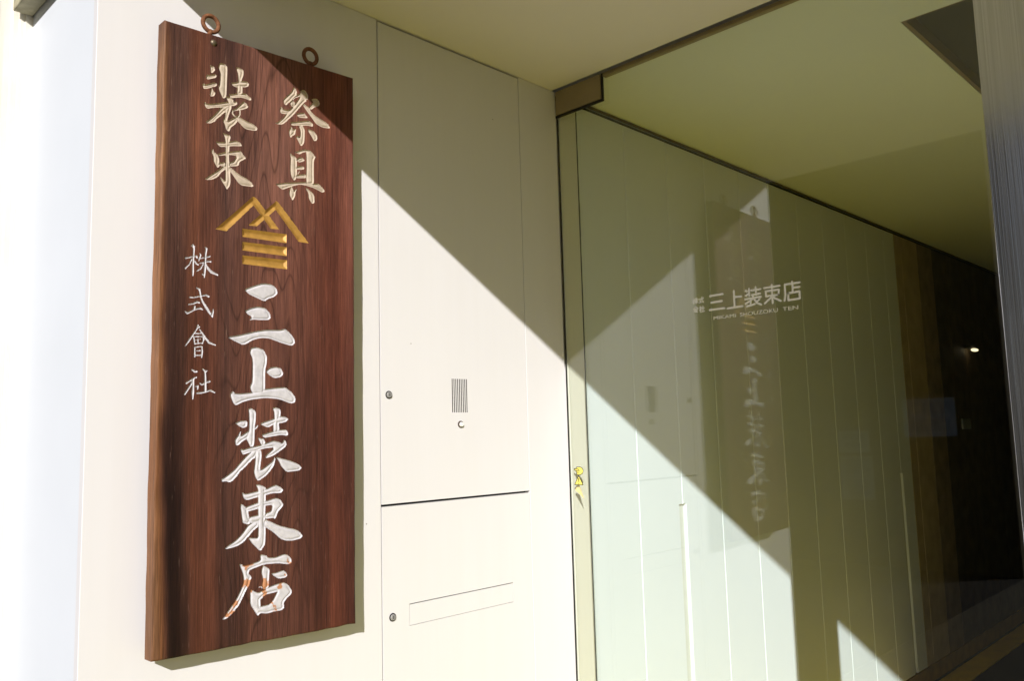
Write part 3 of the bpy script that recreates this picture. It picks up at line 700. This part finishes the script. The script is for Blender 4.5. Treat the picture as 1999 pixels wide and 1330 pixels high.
for f in STICKER['finger']:
    outline(f, 'finger_line', hd, 0.0009, -0.0008, False)
tr = flat('warning_triangle', STICKER['tri'], -0.0004, M['yellow'], sl)
outline(STICKER['tri'], 'triangle_outline', tr, 0.0012, -0.0006)
flat('exclamation_mark', STICKER['bang'], -0.0007, M['ink'], tr)
flat('exclamation_mark', STICKER['dot'], -0.0007, M['ink'], tr)
flat('tape_remnant', STICKER['tape'], -0.0004, M['tape'], sl)

# brushed steel post between the glass leaves
post = tag(box('steel_post', (-0.012, -1.625, 0.0), (0.10, YP, H - 0.0015), M['steel'], None, bev=0.002),
           'wide brushed stainless steel post at the right edge, beside the glass door', 'post')
g2 = thing('glass_door', 'second glass door leaf beyond the steel post, out of the picture', 'glass door', (0, -3, 0))
pane('glass_pane', -2.45, -1.627, M['glass'], g2)
struct(box('light_block_wall', (-0.02, -4.299, 0.0), (0.0, -2.452, H - 0.002), M['soffit']))  # unseen solid wall, added to cut light reaching deep into the room
struct(box('light_block_lining', (0.002, -4.299, 0.0), (0.02, -2.452, H - 0.002), M['dark_room']))
del g2['label']
g2['label'] = 'second greenish glass door leaf on the far side of the steel post'

# ------------------------------------------------------------------ small things inside
wl_ = thing('wall_lamp', 'small glowing oval wall lamp deep in the dark shop interior', 'lamp', (4.40, -0.02, 2.0))
bm = bmesh.new()
bmesh.ops.create_uvsphere(bm, u_segments=20, v_segments=10, radius=1.0, matrix=Matrix.Translation((4.40, -0.05, 2.03)) @ Matrix.Diagonal((0.055, 0.02, 0.011, 1)))
done(bm, 'lamp_lens', M['lamp'], wl_, True)
box('lamp_body', (4.33, -0.05, 2.042), (4.47, -0.001, 2.07), M['house_dark'], wl_, bev=0.006)
tag(box('wall_switch', (4.125, -0.012, 1.472), (4.305, -0.0008, 1.545), M['plate'], None, bev=0.004), 'small grey switch plate on the interior wall where the painted light falloff is darkest', 'switch')

# ------------------------------------------------------------------ the carved wooden sign
SX, SY, SZ = -1.40, -0.063, 1.06
TL, TR, BR, BL = (0.0010, 1.4021), (0.5040, 1.4157), (0.5020, 0.0037), (0.0002, 0.0153)
THICK = 0.034
sign = thing('wooden_signboard', 'tall dark brown wooden signboard carved with white characters and a gold crest', 'signboard', (SX, SY, SZ))
NU, NV = 370, 1030
uu, vv = np.meshgrid(np.linspace(0, 1, NU), np.linspace(0, 1, NV), indexing='xy')
def bil(a, b, c, d, k):
    return (1 - vv) * ((1 - uu) * a[k] + uu * b[k]) + vv * ((1 - uu) * d[k] + uu * c[k])
PX = bil(BL, BR, TR, TL, 0)
PZ = bil(BL, BR, TR, TL, 1)
# slightly uneven hand-planed outline
rng = np.random.default_rng(3)
def wobble(n, amp, k):
    t = np.linspace(0, 1, n)
    return sum(amp / (j + 1) ** 0.7 * np.sin(2 * np.pi * (t * k * (j + 1) + rng.random())) for j in range(5))
PX = PX + (1 - uu) * wobble(NV, 0.0006, 3)[:, None] + uu * wobble(NV, 0.0004, 3)[:, None]
PZ = PZ + (1 - vv) * wobble(NU, 0.0007, 2)[None, :]
step = 0.5 / NU
PX0, PZ0 = PX.copy(), PZ.copy()

def sd_poly(x, z, poly):
    P = np.array(poly, float) / 1e4
    d = np.full(x.shape, 1e9)
    ins = np.zeros(x.shape, bool)
    n = len(P)
    for i in range(n):
        a, b = P[i], P[(i + 1) % n]
        e = b - a
        wx, wz = x - a[0], z - a[1]
        t = np.clip((wx * e[0] + wz * e[1]) / max(e @ e, 1e-12), 0, 1)
        d = np.minimum(d, (wx - t * e[0]) ** 2 + (wz - t * e[1]) ** 2)
        c = ((a[1] > z) != (b[1] > z))
        with np.errstate(divide='ignore', invalid='ignore'):
            xi = a[0] + (z - a[1]) / (b[1] - a[1] if b[1] != a[1] else 1e-12) * (b[0] - a[0])
        ins ^= c & (x < xi)
    d = np.sqrt(d)
    return np.where(ins, -d, d)

def smooth_poly(poly):
    """one round of corner cutting so hand-cut outlines are not faceted"""
    P = np.array(poly, float)
    out = []
    for i in range(len(P)):
        a, b = P[i], P[(i + 1) % len(P)]
        out += [a * 0.82 + b * 0.18, a * 0.18 + b * 0.82]
    return out

def sd_line(x, z, pts):
    d = np.full(x.shape, 1e9)
    P = np.array(pts, float) / 1e4
    for i in range(max(1, len(P) - 1)):
        a, b = P[i], P[min(i + 1, len(P) - 1)]
        e = b[:2] - a[:2]
        wx, wz = x - a[0], z - a[1]
        t = np.clip((wx * e[0] + wz * e[1]) / max(e @ e, 1e-12), 0, 1)
        r = a[2] + t * (b[2] - a[2])
        d = np.minimum(d, np.hypot(wx - t * e[0], wz - t * e[1]) - r)
    return d

depth = np.zeros((NV, NU))
owner = np.full((NV - 1, NU - 1), -1, int)
for gi, (name, polys, lines_, holes) in enumerate(GLYPHS):
    pts = [p for q in polys for p in q] + [p[:2] for q in lines_ for p in q]
    A = np.array(pts, float) / 1e4
    lo, hi = A.min(0) - 0.008, A.max(0) + 0.008
    i0, i1 = np.searchsorted(PX0[NV // 2], [lo[0], hi[0]])
    j0, j1 = np.searchsorted(PZ0[:, NU // 2], [lo[1] - 0.012, hi[1] + 0.012])
    sl_ = (slice(max(j0, 0), min(j1, NV)), slice(max(i0, 0), min(i1, NU)))
    def field(x, z):
        d = np.full(x.shape, 1e9)
        gold_ = name in ('chev', 'bar')
        for p in polys:
            d = np.minimum(d, sd_poly(x, z, p if gold_ else smooth_poly(p)))
        for l in lines_:
            d = np.minimum(d, sd_line(x, z, l))
        for h in holes:
            d = np.maximum(d, -sd_poly(x, z, h))
        return d
    x, z = PX[sl_], PZ[sl_]
    d = field(x, z)
    # pull the grid onto the cut edge so the outline is clean
    gx = np.gradient(d, axis=1) / step
    gz = np.gradient(d, axis=0) / step
    near = np.abs(d) < 0.55 * step
    PX[sl_] = np.where(near, x - np.clip(d * gx, -step * .5, step * .5), x)
    PZ[sl_] = np.where(near, z - np.clip(d * gz, -step * .5, step * .5), z)
    d = np.where(near, 0.0, d)
    m = np.maximum(-d, 0)
    if name in ('chev', 'bar'):
        dep = np.minimum(m * 0.62, 0.0048)
    else:
        s1 = np.clip(m / 0.0020, 0, 1)
        s2 = np.clip((m - 0.0020) / 0.0050, 0, 1)
        dep = 0.0034 * s1 - 0.0026 * (s2 * s2 * (3 - 2 * s2))
    depth[sl_] = np.maximum(depth[sl_], dep)
    ins = (d < 0.0)
    dc = (d[:-1, :-1] + d[1:, :-1] + d[:-1, 1:] + d[1:, 1:]) / 4
    sub = owner[sl_[0].start:sl_[0].stop - 1, sl_[1].start:sl_[1].stop - 1]
    sub[dc < -1e-5] = gi

# softly rounded front edge
ed = np.minimum(np.minimum(PX0 - PX0[:, :1], PX0[:, -1:] - PX0), np.minimum(PZ0 - PZ0[:1], PZ0[-1:] - PZ0))
depth += 0.0022 * np.clip(1 - ed / 0.004, 0, 1) ** 2
# faint planing waves
depth += 0.0003 * np.sin(PX0 * 95 + 0.7 * np.sin(PZ0 * 3.0)) + 0.0002 * np.sin(PZ0 * 11)

V = np.stack([PX, depth, PZ], -1).reshape(-1, 3)
idx = np.arange(NU * NV).reshape(NV, NU)
quads = np.stack([idx[:-1, :-1], idx[:-1, 1:], idx[1:, 1:], idx[1:, :-1]], -1).reshape(-1, 4)
own = owner.reshape(-1)

def grid_obj(name, sel, m, extra=None):
    q = quads[sel]
    used, inv = np.unique(q, return_inverse=True)
    vs = V[used]
    fs = inv.reshape(-1, 4)
    nq = len(fs)
    if extra is not None:
        ev, ef = extra
        fs = np.vstack([fs, ef + len(vs)])
        vs = np.vstack([vs, ev])
    me = bpy.data.meshes.new(name)
    me.vertices.add(len(vs))
    me.vertices.foreach_set('co', vs.ravel())
    me.loops.add(len(fs) * 4)
    me.loops.foreach_set('vertex_index', fs.ravel().astype(np.int32))
    me.polygons.add(len(fs))
    me.polygons.foreach_set('loop_start', np.arange(0, len(fs) * 4, 4, dtype=np.int32))
    sm = np.zeros(len(fs), bool)
    sm[:nq] = True
    me.polygons.foreach_set('use_smooth', sm)
    me.update(calc_edges=True)
    me.validate()
    return link(name, me, m, sign)

# sides and back of the plank
per = np.concatenate([idx[0, :-1], idx[:-1, -1], idx[-1, :0:-1], idx[:0:-1, 0]])
fr = V[per]
bk = fr.copy()
bk[:, 1] = THICK
n = len(per)
ev = np.vstack([fr, bk])
k = np.arange(n)
ef = np.stack([k, k + n, (k + 1) % n + n, (k + 1) % n], -1)
c4 = [0, NU - 1, NU - 1 + NV - 1, 2 * (NU - 1) + NV - 1]
ef = np.vstack([ef, [[n + c4[0], n + c4[3], n + c4[2], n + c4[1]]]])
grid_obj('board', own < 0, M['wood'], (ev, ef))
NAMES = {'chev': 'gold_chevron', 'bar': 'gold_bar'}
CREAM = ('so_upper', 'zoku_upper', 'sai', 'gu')
for gi, g in enumerate(GLYPHS):
    nm = NAMES.get(g[0], 'carved_character')
    m = M['gold'] if nm != 'carved_character' else (M['paint_cream'] if g[0] in CREAM else (M['paint_worn'] if g[0] == 'ten' else M['paint_white']))
    o = grid_obj(nm, own == gi, m)
    if g[0] == 'ten':
        o['label'] = 'lowest carved character with paint flaking off to bare wood'
# hanging rings, screwed into the top edge
def ring_bolt(cx, cz, z_top):
    bm = bmesh.new()
    R, r, NS, NT = 0.0192, 0.0050, 40, 14
    yc = SY + 0.017
    vs = []
    for i in range(NS):
        a = 2 * math.pi * i / NS
        row = []
        for j in range(NT):
            b = 2 * math.pi * j / NT
            q = R + r * math.cos(b)
            row.append(bm.verts.new((cx + q * math.cos(a), yc + r * math.sin(b), cz + q * math.sin(a) * 1.02)))
        vs.append(row)
    for i in range(NS):
        for j in range(NT):
            bm.faces.new((vs[i][j], vs[(i + 1) % NS][j], vs[(i + 1) % NS][(j + 1) % NT], vs[i][(j + 1) % NT]))
    bm_cyl(bm, (cx - 0.002, yc, cz - R - 0.012), (0, 0, 1), 0.0062, 0.016, 20, 0.0052)
    bmesh.ops.recalc_face_normals(bm, faces=bm.faces[:])
    o = done(bm, 'hanging_ring', M['rust'], sign, True)
ring_bolt(-1.284, 2.4985, 2.465)
ring_bolt(-1.016, 2.5035, 2.474)
bm = bmesh.new()
bmesh.ops.create_uvsphere(bm, u_segments=24, v_segments=12, radius=1.0, matrix=Matrix.Translation((-1.2845, SY + 0.001, 2.4455)) @ Matrix.Diagonal((0.0078, 0.0062, 0.0078, 1)))
done(bm, 'nail_head', M['nail'], sign, True)
for z in (1.25, 2.30):
    box('spacer_batten', (-1.25, SY + THICK + 0.0005, z), (-1.03, -0.0008, z + 0.05), M['gap'], sign)
